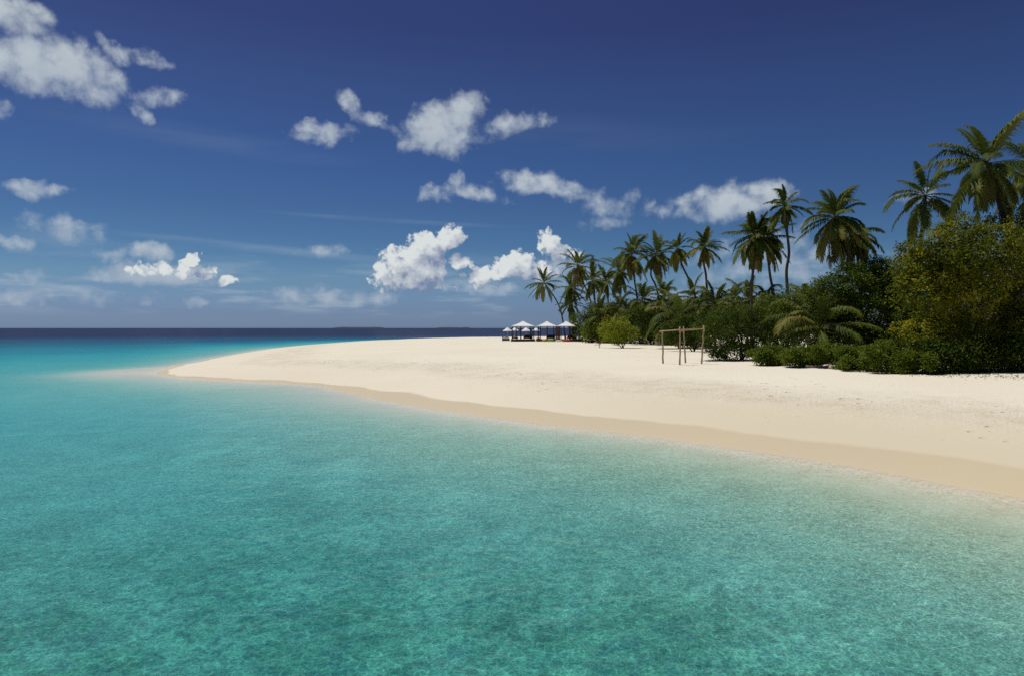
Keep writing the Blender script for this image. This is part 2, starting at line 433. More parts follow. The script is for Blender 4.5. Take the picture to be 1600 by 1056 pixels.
def sand_material():
    m_, t = new_mat('sand')
    P = t.n('ShaderNodeTexCoord').outputs['Object']
    s = t.attr('shore')
    nb = t.noise(P, 0.12, 4, 0.6); nm = t.noise(P, 0.9, 5, 0.6); nf = t.noise(P, 7.0, 4, 0.65); grain = t.noise(P, 60, 2, 0.6)
    dry = t.mix(t.step(nb, .3, .7), (.735, .685, .555), (.765, .725, .600))
    dry = t.mix(t.m('MULTIPLY', t.step(nf, .45, .75), .18), dry, (.56, .49, .375))
    dry = t.mix(t.m('MULTIPLY', t.m('MULTIPLY', t.step(s, 12.0, 2.0), t.step(t.n('ShaderNodeSeparateXYZ', {0: P}).outputs[0], -4.0, 11.0, .25, 1.0)), .9), dry, (.605, .540, .395))  # damp lower beach; x weight paints lens vignette darkening into the right side
    # churned, slightly darker tide wrack band and scattered footprints
    band = t.m('MULTIPLY', t.step(t.m('ADD', s, t.m('MULTIPLY', t.m('SUBTRACT', nb, .5), 8.0)), 5.0, 7.5), t.step(t.m('ADD', s, t.m('MULTIPLY', t.m('SUBTRACT', nb, .5), 8.0)), 13.5, 9.0))
    churn = t.m('MULTIPLY', band, t.step(nm, .42, .62))
    dry = t.mix(t.m('MULTIPLY', churn, t.step(nf, .40, .66, .12, .70)), dry, (.56, .48, .33))
    vor = t.n('ShaderNodeTexVoronoi', {'Vector': P, 'Scale': 1.5, 'Randomness': 1.0}, feature='F1')
    foot = t.m('MULTIPLY', t.step(vor.outputs[0], .20, .08), t.step(t.noise(P, .25, 2), .50, .62))
    foot = t.m('MULTIPLY', foot, t.step(s, 2.5, 4.0))
    # wet strip
    ws = t.m('ADD', s, t.m('MULTIPLY', t.m('SUBTRACT', t.noise(P, 0.22, 3, .5), .5), 1.6))
    wx = t.step(t.n('ShaderNodeSeparateXYZ', {0: P}).outputs[0], -13.0, -3.0, .30, 1.0)
    wet = t.step(t.m('DIVIDE', ws, wx), 1.85, 1.5)
    wetc = t.mix(t.step(nb, .3, .7), (.625, .535, .360), (.60, .520, .365))
    col = t.mix(wet, dry, wetc)
    # sea bed: clean sand near the beach, patches of rubble and weed further out
    P2 = t.vm('ADD', P, t.vm('MULTIPLY', t.n('ShaderNodeTexNoise', {'Vector': P, 'Scale': 1.7, 'Detail': 3.0}).outputs[1], (.5, .5, 0)))
    pat = t.noise(P2, 0.55, 6, 0.65); pat2 = t.noise(P2, 3.2, 6, 0.7)
    cdist = t.vm('LENGTH', t.vm('SUBTRACT', P, (-3, -2, 0)), out=1)
    far = t.m('MULTIPLY', t.step(s, -3.0, -8.0), t.step(t.m('ADD', cdist, t.m('MULTIPLY', t.m('SUBTRACT', nb, .5), 16)), 27.0, 12.0))
    bed = t.mix(t.step(pat, .35, .65), (.74, .70, .54), (.44, .46, .30))
    bed = t.mix(t.m('MULTIPLY', t.step(pat2, .46, .62), .72), bed, t.mix(t.step(t.noise(P2, 1.3, 3, .6), .42, .58), (.17, .195, .09), (.22, .25, .25)))
    bed = t.mix(t.m('MULTIPLY', t.step(pat2, .45, .30), .65), bed, (1.0, .93, .62))
    sandbed = t.mix(t.step(s, -2.0, -7.0), t.mix(t.step(nm, .3, .7), (.66, .59, .44), (.72, .66, .52)), t.mix(t.step(pat, .32, .68), (.80, .78, .70), (.60, .60, .54)))
    col = t.mix(t.step(s, .1, -.3), col, t.mix(far, sandbed, bed))
    rough = t.m('MULTIPLY_ADD', wet, -.5, .95)
    amp = t.m('MULTIPLY', t.step(s, 2.2, 5.5), t.m('MULTIPLY_ADD', band, .9, .45))
    hgt = t.m('MULTIPLY', t.m('ADD', t.m('MULTIPLY', nm, .6), t.m('ADD', t.m('MULTIPLY', nf, .35), t.m('MULTIPLY', foot, -.8))), amp)
    hgt = t.m('ADD', hgt, t.m('MULTIPLY', grain, .02))
    bmp = t.n('ShaderNodeBump', {'Height': hgt, 'Strength': 0.8, 'Distance': 0.22})
    b = t.n('ShaderNodeBsdfPrincipled', {'Base Color': col, 'Roughness': rough, 'Specular IOR Level': t.m('MULTIPLY_ADD', wet, .12, .08), 'Normal': bmp.outputs[0]})
    t.n('ShaderNodeOutputMaterial', {0: b.outputs[0]})
    return m_


def water_material():
    m_, t = new_mat('sea_water')
    P = t.n('ShaderNodeTexCoord').outputs['Object']
    D = t.attr('depth'); s = t.attr('shore')
    # absorption by the depth of water under the surface, one pass (light crosses it twice)
    tc = t.n('ShaderNodeCombineColor', {i: t.m('EXPONENT', t.m('MULTIPLY', D, -k_)) for i, k_ in enumerate((.50, .108, .102))}).outputs[0]
    # caustic and ripple light painted as a pattern into transparent and diffuse colour
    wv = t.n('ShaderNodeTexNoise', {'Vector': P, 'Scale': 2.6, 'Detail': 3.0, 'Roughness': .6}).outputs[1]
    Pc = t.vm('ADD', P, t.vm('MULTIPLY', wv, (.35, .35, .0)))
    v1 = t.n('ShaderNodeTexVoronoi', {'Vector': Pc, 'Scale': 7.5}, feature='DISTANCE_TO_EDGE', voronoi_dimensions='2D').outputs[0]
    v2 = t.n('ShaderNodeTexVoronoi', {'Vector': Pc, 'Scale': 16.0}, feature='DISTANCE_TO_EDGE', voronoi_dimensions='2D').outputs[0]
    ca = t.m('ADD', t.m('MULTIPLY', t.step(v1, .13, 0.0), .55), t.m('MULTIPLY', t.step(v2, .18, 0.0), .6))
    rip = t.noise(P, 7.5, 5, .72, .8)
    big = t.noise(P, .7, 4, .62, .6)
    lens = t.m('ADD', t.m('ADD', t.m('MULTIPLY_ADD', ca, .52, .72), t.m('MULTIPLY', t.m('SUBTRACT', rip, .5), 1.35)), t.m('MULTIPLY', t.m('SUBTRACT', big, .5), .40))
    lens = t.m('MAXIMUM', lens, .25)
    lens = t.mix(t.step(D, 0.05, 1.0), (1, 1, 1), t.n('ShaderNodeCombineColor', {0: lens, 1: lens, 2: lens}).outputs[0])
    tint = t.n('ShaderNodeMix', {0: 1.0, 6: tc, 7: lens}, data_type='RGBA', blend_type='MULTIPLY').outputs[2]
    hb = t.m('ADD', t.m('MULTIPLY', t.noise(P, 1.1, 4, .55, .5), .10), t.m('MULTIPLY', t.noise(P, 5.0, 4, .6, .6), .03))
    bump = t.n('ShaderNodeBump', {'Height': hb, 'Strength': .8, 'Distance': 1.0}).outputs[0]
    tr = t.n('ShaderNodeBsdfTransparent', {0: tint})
    # light sent back by the water itself and, at low angles, by the pale bottom seen through it
    t2 = t.n('ShaderNodeCombineColor', {i: t.m('EXPONENT', t.m('MULTIPLY', D, -k_)) for i, k_ in enumerate((1.35, .235, .175))}).outputs[0]
    up = t.n('ShaderNodeMix', {0: 1.0, 6: t2, 7: (.56, .54, .49, 1)}, data_type='RGBA', blend_type='MULTIPLY').outputs[2]
    up = t.n('ShaderNodeMix', {0: 1.0, 6: up, 7: t.mix(t.step(D, .3, 3.0), (0, 0, 0), (.014, .022, .072))}, data_type='RGBA', blend_type='ADD').outputs[2]
    patch = t.noise(t.vm('MULTIPLY', P, (1, 1, 0)), .06, 5, .6)
    up = t.n('ShaderNodeMix', {0: 1.0, 6: up, 7: t.mix(t.step(patch, .3, .7), (.86, .90, .94), (1.05, 1.03, 1.0))}, data_type='RGBA', blend_type='MULTIPLY').outputs[2]
    caustic2 = t.mix(.6, (.93, .93, .93), lens)
    up = t.n('ShaderNodeMix', {0: 1.0, 6: up, 7: caustic2}, data_type='RGBA', blend_type='MULTIPLY').outputs[2]
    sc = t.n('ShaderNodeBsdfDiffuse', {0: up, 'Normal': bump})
    geo = t.n('ShaderNodeNewGeometry')
    cosv = t.m('ABSOLUTE', t.vm('DOT_PRODUCT', geo.outputs['Incoming'], (0, 0, 1), out=1))
    low = t.m('MULTIPLY', t.step(cosv, .22, .05), t.step(D, .0, .06))
    f = t.m('SUBTRACT', 1.0, t.m('EXPONENT', t.m('MULTIPLY', D, -.10)))
    f = t.m('MAXIMUM', f, low)
    body = t.n('ShaderNodeMixShader', {0: f, 1: tr.outputs[0], 2: sc.outputs[0]})
    gl = t.n('ShaderNodeBsdfGlossy', {'Color': (1, 1, 1, 1), 'Roughness': .06, 'Normal': bump})
    fr = t.n('ShaderNodeFresnel', {'IOR': 1.33, 'Normal': bump}).outputs[0]
    fr = t.m('MINIMUM', fr, .15)
    sh = t.n('ShaderNodeMixShader', {0: fr, 1: body.outputs[0], 2: gl.outputs[0]})
    # lapping foam along the waterline
    fn = t.noise(P, 9.0, 5, .7, 1.0)
    lap = t.m('ADD', s, t.m('MULTIPLY', t.m('SUBTRACT', t.noise(P, 1.2, 3), .5), 1.0))
    foam = t.m('MULTIPLY', t.m('MULTIPLY', t.step(lap, -1.3, -.25), t.step(lap, .25, -.1)), t.step(fn, .42, .70))
    wh = t.n('ShaderNodeBsdfDiffuse', {0: (.82, .82, .80, 1)})
    sh = t.n('ShaderNodeMixShader', {0: t.m('MULTIPLY', foam, .36), 1: sh.outputs[0], 2: wh.outputs[0]})
    t.n('ShaderNodeOutputMaterial', {0: sh.outputs[0]})
    return m_


def build_ground():
    X, Y, Q = polar(1.2, 22000, 1.0125, 620)
    s = sdf(X, Y); Z = height(X, Y, s)
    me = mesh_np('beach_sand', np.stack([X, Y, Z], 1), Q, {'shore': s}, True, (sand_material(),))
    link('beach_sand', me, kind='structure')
    X, Y, Q = polar(1.5, 24000, 1.02, 420)
    s = sdf(X, Y); dep = np.maximum(-height(X, Y, s), 0)
    keep = (s[Q] < 6).any(1); Q = Q[keep]
    used = np.unique(Q); mp = np.full(len(X), -1); mp[used] = np.arange(len(used))
    V = np.stack([X, Y, np.zeros_like(X)], 1)[used]
    me = mesh_np('sea_water', V, mp[Q], {'shore': s[used], 'depth': dep[used]}, True, (water_material(),))
    link('sea_water', me, kind='structure')


build_ground()


# far low islands on the horizon
def far_island(px0, px1, Y, top, seed):
    rnd = random.Random(seed)
    x0 = at(px0, 512, Y).x; x1 = at(px1, 512, Y).x; n = 60
    V, Q = [], []
    for i in range(n + 1):
        u = i / n; x = x0 + (x1 - x0) * u
        e = min(1, 7 * u, 7 * (1 - u)) ** .6
        h = top * e * (.72 + .28 * mnoise.noise(Vector((x * .012, seed, 0))) + .10 * rnd.random())
        for yy, hh in ((-120, -1), (-60, h * .9), (0, h), (120, h * .8), (200, -1)):
            V.append((x, Y + yy * e, hh + 0.0))
    for i in range(n):
        for j in range(4):
            a = i * 5 + j; Q.append((a, a + 5, a + 6, a + 1))
    me = mesh_np('island', np.array(V), np.array(Q), None, False, (M_isle,))
    link('island', me, kind='structure')


M_isle = simple('island_wood', (.045, .060, .085), .9, .2, .02)  # dark woodland with the bluish distance haze mixed into its colour
far_island(518, 602, 7600, 17, 3)
far_island(679, 737, 8200, 14, 8)


# ------------------------------------------------------------------ vegetation builders
def rot_rand(rng, n):
    v = rng.normal(size=(n, 3)); return v / np.linalg.norm(v, axis=1)[:, None]


def unit(v):
    return v / (np.linalg.norm(v, axis=1)[:, None] + 1e-9)


def leaf_quads(base, d, nrm, ln, wd, tone):
    """one folded diamond leaf per row"""
    side = unit(np.cross(d, nrm))
    tip = base + d * ln[:, None] - np.array([0, 0, 1.0]) * (ln * .18)[:, None]
    mid = base + d * (ln * .55)[:, None] + nrm * (ln * .05)[:, None]
    V = np.stack([base, mid + side * wd[:, None], tip, mid - side * wd[:, None]], 1).reshape(-1, 3)
    n = len(base); Q = np.arange(4 * n).reshape(n, 4)
    return V, Q, np.repeat(tone, 4)


def crown_mesh(name, lobes, nclump, per, leaf, mat, seed, floor=None, spread=.22, shell=(.86, 1.04), tone_bias=0.0, tonefn=None, outw=.8, nsub=7):
    """leaf clumps through the outer volume of several lobes; lobes: (x,y,z,rx,ry,rz) relative to the thing"""
    rng = np.random.default_rng(seed)
    L0 = np.array(lobes, float); sub = []
    for l in L0:                                # boughs bulge from each main lobe
        for q in range(nsub):
            u_ = rot_rand(rng, 1)[0]; u_[2] = abs(u_[2]) * .9 - .15; u_[1] = -abs(u_[1]) if q % 3 else u_[1]
            k_ = rng.uniform(.26, .46); sub.append([*(l[:3] + u_ * l[3:6] * .74), *(np.minimum(l[3:6], l[3:6].mean() * 1.3) * k_)])
    L = np.vstack([L0 * np.array([1, 1, 1, .86, .86, .86])] + ([np.array(sub)] if sub else [])); w = L[:, 3] * L[:, 4] + L[:, 4] * L[:, 5] + L[:, 3] * L[:, 5]
    idx = rng.choice(len(L), nclump, p=w / w.sum())
    d = rot_rand(rng, nclump); rr = rng.uniform(shell[0], shell[1], nclump) + rng.normal(0, .05, nclump)
    inner = rng.random(nclump) < .28; rr = np.where(inner, rng.uniform(.3, .75, nclump), rr)
    C = L[idx, :3] + d * L[idx, 3:6] * rr[:, None]
    keep = np.ones(nclump, bool)
    for k_ in range(len(L)):
        q = np.linalg.norm((C - L[k_, :3]) / L[k_, 3:6], axis=1)
        keep &= (q > .62) | (idx == k_) | inner
    if floor is not None:
        keep &= C[:, 2] > floor
    C = C[keep]; out = unit(d[keep] / L[idx[keep], 3:6]); n = len(C)
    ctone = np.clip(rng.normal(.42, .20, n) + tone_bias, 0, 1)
    if tonefn is not None:
        ctone = np.clip(ctone + tonefn(C, rng), 0, 1)
    C = np.repeat(C, per, 0); out = np.repeat(out, per, 0); tone = np.repeat(ctone, per); n = len(C)
    dirs = unit(rot_rand(rng, n) + out * outw + np.array([0, 0, .25]))
    base = C + rng.normal(0, spread, (n, 3)) * np.array([1, 1, .75]) + dirs * leaf * .15
    nrm = unit(np.array([0, 0, .9]) + out * .75 + rot_rand(rng, n) * .5)
    nrm = unit(nrm - dirs * (nrm * dirs).sum(1)[:, None])
    ln = leaf * rng.uniform(.65, 1.3, n); wd = ln * rng.uniform(.22, .32, n)
    tone = np.clip(tone + rng.normal(0, .13, n), 0, 1)
    if floor is not None:
        base[:, 2] = np.maximum(base[:, 2], floor + .02)
    V, Q, tn = leaf_quads(base, dirs, nrm, ln, wd, tone)
    return mesh_np(name, V, Q, {'tone': tn}, False, (mat,))


def trunk_mesh(pts_list, mat_name='trunk', sides=7):
    mb = MB()
    for pts, r0, r1 in pts_list:
        mb.tube(pts, np.linspace(r0, r1, len(pts)), sides, False)
    return mb


def wobble(p0, p1, n, amp, rnd):
    p0 = Vector(p0); p1 = Vector(p1); out = []
    for i in range(n):
        u = i / (n - 1); w_ = amp * math.sin(u * math.pi)
        out.append(p0.lerp(p1, u) + Vector((rnd.uniform(-w_, w_), rnd.uniform(-w_, w_), 0)))
    return out


def leafy(name, px, Y, lobes_px, nclump, per, leaf, mat, seed, label, category, depth=.8, group=None, stems=3, spread=.22, tone_bias=0., tonefn=None, part='crown', floor_clip=True, outw=.8, base_px=None, nsub=7):
    """a tree or shrub whose crown lobes are given as (px, py, rx_px, ry_px, dY) at distance Y"""
    k_ = Y / F
    bx = at(base_px if base_px else px, 512, Y).x; bz = ground(bx, Y)
    t = thing(name, (bx, Y, bz), label, category, group)
    lobes = []
    for (lx, ly, rx, ry, dy) in lobes_px:
        p = at(lx, ly, Y + dy); kk = (Y + dy) / F
        lobes.append((p.x - bx, dy, p.z - bz, rx * kk, max(rx * kk * depth, .3), ry * kk))
    me = crown_mesh(part, lobes, nclump, per, leaf, mat, seed, .03 if floor_clip else None, spread, tone_bias=tone_bias, tonefn=tonefn, outw=outw, nsub=nsub)
    link(part, me, t)
    rnd = random.Random(seed); mb = MB()
    order = sorted(lobes, key=lambda l: -l[3])[:max(stems, 1)]
    for i, l in enumerate(order):
        tgt = (l[0], l[1], l[2] + l[5] * .2)
        r = .035 + .018 * max(l[2], .5)
        mb.tube(wobble((rnd.uniform(-.12, .12), rnd.uniform(-.1, .1), -.1), tgt, 7, .12, rnd), np.linspace(r, r * .3, 7), 7, False)
        for q in range(3):
            e = rot_rand(np.random.default_rng(seed * 7 + i * 3 + q), 1)[0]
            mb.tube(wobble(Vector((0, 0, 0)).lerp(Vector(tgt), .55 + .12 * q), (l[0] + e[0] * l[3] * .8, l[1] + e[1] * l[4] * .8, l[2] + abs(e[2]) * l[5] * .8), 5, .06, rnd), np.linspace(r * .45, r * .12, 5), 5, False)
    mb.build('trunk', M_bark, t, True)
    return t


def frond_np(rng, L, az, el, droop, nl, lw, tone, wind=0.10, twist=0.0, leafscale=1.0, broken=None):
    """one coconut frond: rachis curve with two rows of drooping leaflets. Returns V, Q, tone"""
    ns = 14; p = np.zeros(3); pts = [p.copy()]; pitch = el; ds = L / ns
    a = az
    for i in range(ns):
        u = (i + .5) / ns
        pitch -= droop * (.25 + 1.5 * u) / ns * (.35 + .65 * max(math.cos(pitch), 0))
        if broken is not None and u > broken:
            pitch -= .55
            broken = None
        pitch = max(pitch, -1.52)
        a += twist / ns
        v = np.array([math.sin(a) * math.cos(pitch) + wind * u, math.cos(a) * math.cos(pitch), math.sin(pitch)])
        p = p + v / np.linalg.norm(v) * ds; pts.append(p.copy())
    pts = np.array(pts); tan = np.gradient(pts, axis=0); tan = unit(tan)
    V, Q, n0, TN = [], [], 0, []
    # rachis, four sided
    side = unit(np.cross(tan, np.array([0, 0, 1.0]) + 1e-4 * rng.normal(size=3))); up = unit(np.cross(side, tan))
    rr = np.linspace(.045, .008, ns + 1)
    ring = np.stack([pts + side * rr[:, None], pts + up * rr[:, None] * .7, pts - side * rr[:, None], pts - up * rr[:, None] * .7], 1)
    V.append(ring.reshape(-1, 3)); TN.append(np.full(4 * (ns + 1), min(1, tone + .22)))
    i = np.arange(ns)[:, None] * 4; j = np.arange(4)[None]; jn = (j + 1) % 4
    Q.append(np.stack([i + j, i + jn, i + 4 + jn, i + 4 + j], -1).reshape(-1, 4)); n0 = 4 * (ns + 1)
    # leaflets
    t = np.linspace(.14, .995, nl); t = np.concatenate([t, t]); sg = np.concatenate([np.ones(nl), -np.ones(nl)])
    f = t * ns; k0 = np.clip(f.astype(int), 0, ns - 1); fr = (f - k0)[:, None]
    b = pts[k0] * (1 - fr) + pts[k0 + 1] * fr; tg = unit(tan[k0] * (1 - fr) + tan[k0 + 1] * fr)
    sd_ = unit(side[k0]) * sg[:, None]; u_ = up[k0]
    ll = leafscale * L * .215 * (np.sin(math.pi * np.clip(.12 + .80 * t, 0, 1)) ** .65) * rng.uniform(.82, 1.12, len(t))
    fw = (.45 + .75 * t)[:, None]
    vee = .25 * (1 - 1.0 * t)[:, None]
    d1 = unit(sd_ + tg * fw + u_ * vee + rng.normal(0, .10, (len(t), 3)) + np.array([wind * .8, 0, -.12]))
    d2 = unit(d1 * .85 + np.array([wind, 0, -.75 - .25 * rng.random()]) + rng.normal(0, .10, (len(t), 3)))
    wdir = unit(np.cross(d1, np.cross(tg, d1)) + 1e-6)
    w1 = lw * (.5 + .5 * np.sin(math.pi * t))[:, None]
    mid = b + d1 * (ll * .5)[:, None]; tip = mid + d2 * (ll * .5)[:, None]
    LV = np.stack([b - wdir * w1 * .4, b + wdir * w1 * .4, mid - wdir * w1 * .5, mid + wdir * w1 * .5, tip - wdir * w1 * .10, tip + wdir * w1 * .10], 1).reshape(-1, 3)
    m = len(t); o = n0 + np.arange(m)[:, None] * 6
    Q.append(np.vstack([o + np.array([0, 1, 3, 2]), o + np.array([2, 3, 5, 4])]))
    V.append(LV)
    lt = np.clip(tone + rng.normal(0, .035, m) + (.10 * (t - .5)), 0, 1)
    TN.append(np.repeat(lt, 6))
    return np.vstack(V), np.vstack(Q), np.concatenate(TN)


def palm(name, label, Y, crown_px, trunk_px, Lpx, nf=26, seed=1, group='coconut palms', old=.35, wind=.12, lo=-75, hi=82, r=.15, category='palm tree', nl=38, lw=.105, droop=1.05, yellow=0.0, extra=(), dy=0.0):
    """crown_px: crown centre in the photograph; trunk_px: further trunk points down to the base (the last one's x sets the base)"""
    rng = np.random.default_rng(seed); rnd = random.Random(seed)
    c = at(crown_px[0], crown_px[1], Y)
    bxp = trunk_px[-1][0]; bx = at(bxp, 512, Y).x; bz = ground(bx, Y + dy)
    t = thing(name, (bx, Y + dy, bz), label, category, group)
    org = Vector((bx, Y + dy, bz))
    ctrl = [c - org] + [at(px, py, Y + dy * (i + 1) / len(trunk_px)) - org for i, (px, py) in enumerate(trunk_px[:-1])] + [Vector((0, 0, -.15))]
    ctrl = ctrl[::-1]; pts = []
    P_ = [ctrl[0] + (ctrl[0] - ctrl[1]) * .5] + ctrl + [ctrl[-1] + (ctrl[-1] - ctrl[-2]) * .5]
    for i in range(1, len(P_) - 2):
        for k_ in range(6):
            u = k_ / 6; p0, p1, p2, p3 = P_[i - 1], P_[i], P_[i + 1], P_[i + 2]
            pts.append(.5 * ((2 * p1) + (-p0 + p2) * u + (2 * p0 - 5 * p1 + 4 * p2 - p3) * u * u + (-p0 + 3 * p1 - 3 * p2 + p3) * u ** 3))
    pts.append(ctrl[-1])
    rad = np.linspace(r, r * .62, len(pts)); rad[0] *= 1.5; rad[1] *= 1.2
    mb = MB(); mb.tube(pts, rad, 9, True); mb.build('trunk', M_palmbark, t, True)
    L = Lpx * Y / F
    top = c - org
    spec = []
    for i in range(nf):
        u = (i + .5) / nf
        el = math.radians(hi + (lo - hi) * u ** .95) + rng.normal(0, .17)
        az = i * 2.39996 + rng.normal(0, .42) + seed
        tone = .12 + .30 * rng.random() + .10 * u
        if u > 1 - old:
            q = (u - (1 - old)) / max(old, .01)
            tone = .38 + .50 * q * rng.random() + yellow
        spec.append((az, el, L * (rng.uniform(.70, 1.12) if u > .08 else .75), tone + yellow * .35 * rng.random(), u, .55 if group == 'coconut palms' and rng.random() < .25 else None))
    for (a_, e_, l_, tn_) in extra:
        spec.append((math.radians(a_), math.radians(e_), l_ * Y / F, tn_, .5, .7))
    for az, el, l_, tn, u, br in spec:
        dr = droop * (.45 + .9 * rng.random()) * (1.0 if el > 0 else .8)
        V, Q, TN = frond_np(rng, l_, az, el, dr, nl, lw, min(tn, 1), wind * rng.uniform(.3, 1.5), rng.normal(0, .25), 1.0, br if rng.random() < .5 else None)
        d0 = np.array([math.sin(az), math.cos(az), 0]) * .10
        V = V + np.array(top) + d0 + np.array([0, 0, .18 - .42 * u])
        link('frond', mesh_np('frond', V, Q, {'tone': TN}, False, (M_frond,)), t)
    return t


# ------------------------------------------------------------------ tall coconut palms (distances from their place along the beach)
palm('coconut_palm', 'small round-headed palm on a thin curved trunk, alone behind the white pavilions', 128, (850, 442), [(862, 458), (876, 485), (884, 526)], 31, 22, 11, old=.4, lo=-70, yellow=.05)
palm('coconut_palm', 'tall palm with brown hanging fronds, first above the pavilions at the wood\'s left end', 112, (903, 416), [(911, 440), (925, 478), (936, 532)], 37, 28, 12, old=.5, lo=-84, yellow=.10)
palm('coconut_palm', 'short palm at the wood\'s left edge, its crown low beside the right-hand pavilion roof', 122, (892, 450), [(894, 475), (897, 532)], 32, 24, 13, lo=-80, old=.3)
palm('coconut_palm', 'dark drooping palm just right of the brown-skirted palm above the pavilions', 118, (926, 438), [(929, 460), (933, 532)], 36, 26, 14, lo=-80, old=.2)
palm('coconut_palm', 'dark palm half hidden between the brown-skirted palm and the tall bushy pair', 122, (947, 440), [(950, 465), (953, 532)], 30, 22, 15, lo=-75, old=.2)
palm('coconut_palm', 'lowest dark palm on the wood\'s left edge, fronds hanging near the hedge', 122.5, (893, 476), [(896, 500), (899, 533)], 28, 20, 16, lo=-80, old=.3)
palm('coconut_palm', 'bushy tall palm with a full skirt, directly above the round bush', 98, (987, 397), [(990, 430), (996, 470), (1000, 534)], 42, 34, 17, old=.45, lo=-86, yellow=.06)
palm('coconut_palm', 'palm with a lower ragged crown, left of the bushy tall palm above the round bush', 104, (967, 424), [(969, 460), (972, 534)], 36, 26, 18, old=.3, lo=-80)
palm('coconut_palm', 'full-skirted palm on a leaning trunk, right of the bushy palm above the round bush', 95, (1026, 398), [(1017, 428), (1027, 455), (1042, 534)], 40, 32, 19, old=.4, lo=-86, yellow=.05)
palm('coconut_palm', 'palm on a long thin trunk slanting down to the right, above the pole frame', 84, (1059, 388), [(1066, 415), (1086, 462), (1097, 535)], 32, 24, 20, old=.45, lo=-78, yellow=.06)
palm('coconut_palm', 'yellow-tinged palm with windblown fronds, standing above the clipped hedge end', 79, (1101, 385), [(1099, 408), (1104, 440), (1108, 540)], 38, 24, 21, old=.5, lo=-70, yellow=.16, wind=.3)
palm('coconut_palm', 'thick-crowned palm with a dense brown skirt, left one of the paired crowns', 62, (1180, 368), [(1177, 420), (1174, 460), (1176, 540)], 50, 40, 22, old=.4, lo=-88, wind=.05, yellow=.05)
palm('coconut_palm', 'palm whose crown merges with the dense brown-skirted palm, trunk leaning right', 64, (1197, 372), [(1203, 428), (1209, 465), (1214, 540)], 46, 34, 23, old=.4, lo=-88, wind=.05)
palm('coconut_palm', 'tall slender palm with a bare crooked trunk against the cloud', 60, (1227, 322), [(1229, 355), (1233, 395), (1229, 425), (1231, 470), (1230, 540)], 42, 20, 24, old=.25, lo=-72)
palm('coconut_palm', 'big full-crowned palm whose dark trunk slants across the dark green tree', 47, (1307, 340), [(1326, 400), (1352, 445), (1388, 500), (1402, 560)], 66, 34, 25, old=.45, lo=-88, yellow=.10, wind=.10, nl=44, lw=.085, r=.17, extra=((-88, 12, 62, .35),))
palm('coconut_palm', 'darker palm crown tucked behind the big full-crowned palm', 52, (1336, 366), [(1342, 420), (1352, 560)], 54, 26, 26, old=.3, lo=-80, nl=38, hi=50)
palm('coconut_palm', 'open-crowned palm behind the yellowing tree, left of the tallest palm', 46, (1446, 305), [(1443, 350), (1437, 400), (1432, 560)], 68, 18, 27, old=.2, lo=-70, nl=44, lw=.085, r=.17, extra=((-80, 15, 66, .3),))
palm('coconut_palm', 'tallest palm in the wood, its shaggy crown above the yellowing tree', 40, (1543, 255), [(1556, 300), (1573, 360), (1590, 450), (1600, 575)], 94, 25, 28, old=.3, lo=-76, nl=48, lw=.085, r=.18, yellow=.03, extra=((-85, 10, 92, .35), (-70, 35, 84, .3)))
palm('coconut_palm', 'palm cut by the right edge of the view behind the tallest palm', 44, (1612, 262), [(1614, 330), (1618, 575)], 84, 24, 29, old=.3, lo=-76, nl=44, lw=.085)

# young and low palms among the shrubs
YG = 'low palms among the shrubs'
def low(label, Y, c, base, L, n, seed, **k_):
    a = dict(old=.2, lo=-35, hi=86, r=.13, droop=1.9, wind=.05, nl=38)
    a.update(k_)
    return palm('young_palm', label, Y, c, [base], L, n, seed, YG, category='palm tree', **a)
low('broad young palm with arching fronds in front of the dark green tree', 44, (1283, 512), (1284, 560), 88, 17, 41, droop=1.5, nl=52, lw=.075, yellow=.05, extra=((-100, 35, 100, .62), (-120, 10, 80, .5), (175, 25, 52, .75), (75, 40, 90, .4), (-60, 40, 90, .4)))
low('brownish young palm with upright fronds at the left side of the dark green tree', 52, (1262, 482), (1264, 545), 62, 16, 42, yellow=.12, lo=-10)
low('spiky dark young palm under the yellow-tinged windblown palm', 70, (1116, 476), (1118, 545), 54, 20, 43, lo=-20)
low('young palm with upright fronds left of the dense brown-skirted palm trunks', 66, (1168, 470), (1168, 545), 46, 18, 44)
low('young palm with long arching fronds behind the pole frame', 75, (1062, 497), (1062, 538), 66, 20, 45, yellow=.04, extra=((-95, 40, 62, .66), (85, 30, 64, .4)))
low('young palm below the long slanting trunk, right of the full-skirted leaning palm', 88, (1038, 466), (1040, 536), 44, 18, 46)
low('young palm with stiff fronds below the bushy tall palm', 95, (1003, 470), (1004, 536), 42, 18, 47)
low('dusty low palm behind the green hedge beside the pavilions', 101, (938, 490), (938, 534), 36, 18, 48, yellow=.08)
low('young palm between the two trunks under the paired crowns', 64, (1196, 474), (1196, 545), 44, 18, 49)
low('young palm crossed by the long slanting trunk', 81, (1084, 466), (1084, 540), 44, 18, 50)
low('pale-fronded young palm between the spiky palm and the paired crowns', 72, (1144, 470), (1144, 545), 46, 18, 51, yellow=.05)
low('small young palm just left of the round bush\'s top', 99, (968, 478), (968, 535), 38, 16, 52, yellow=.05)

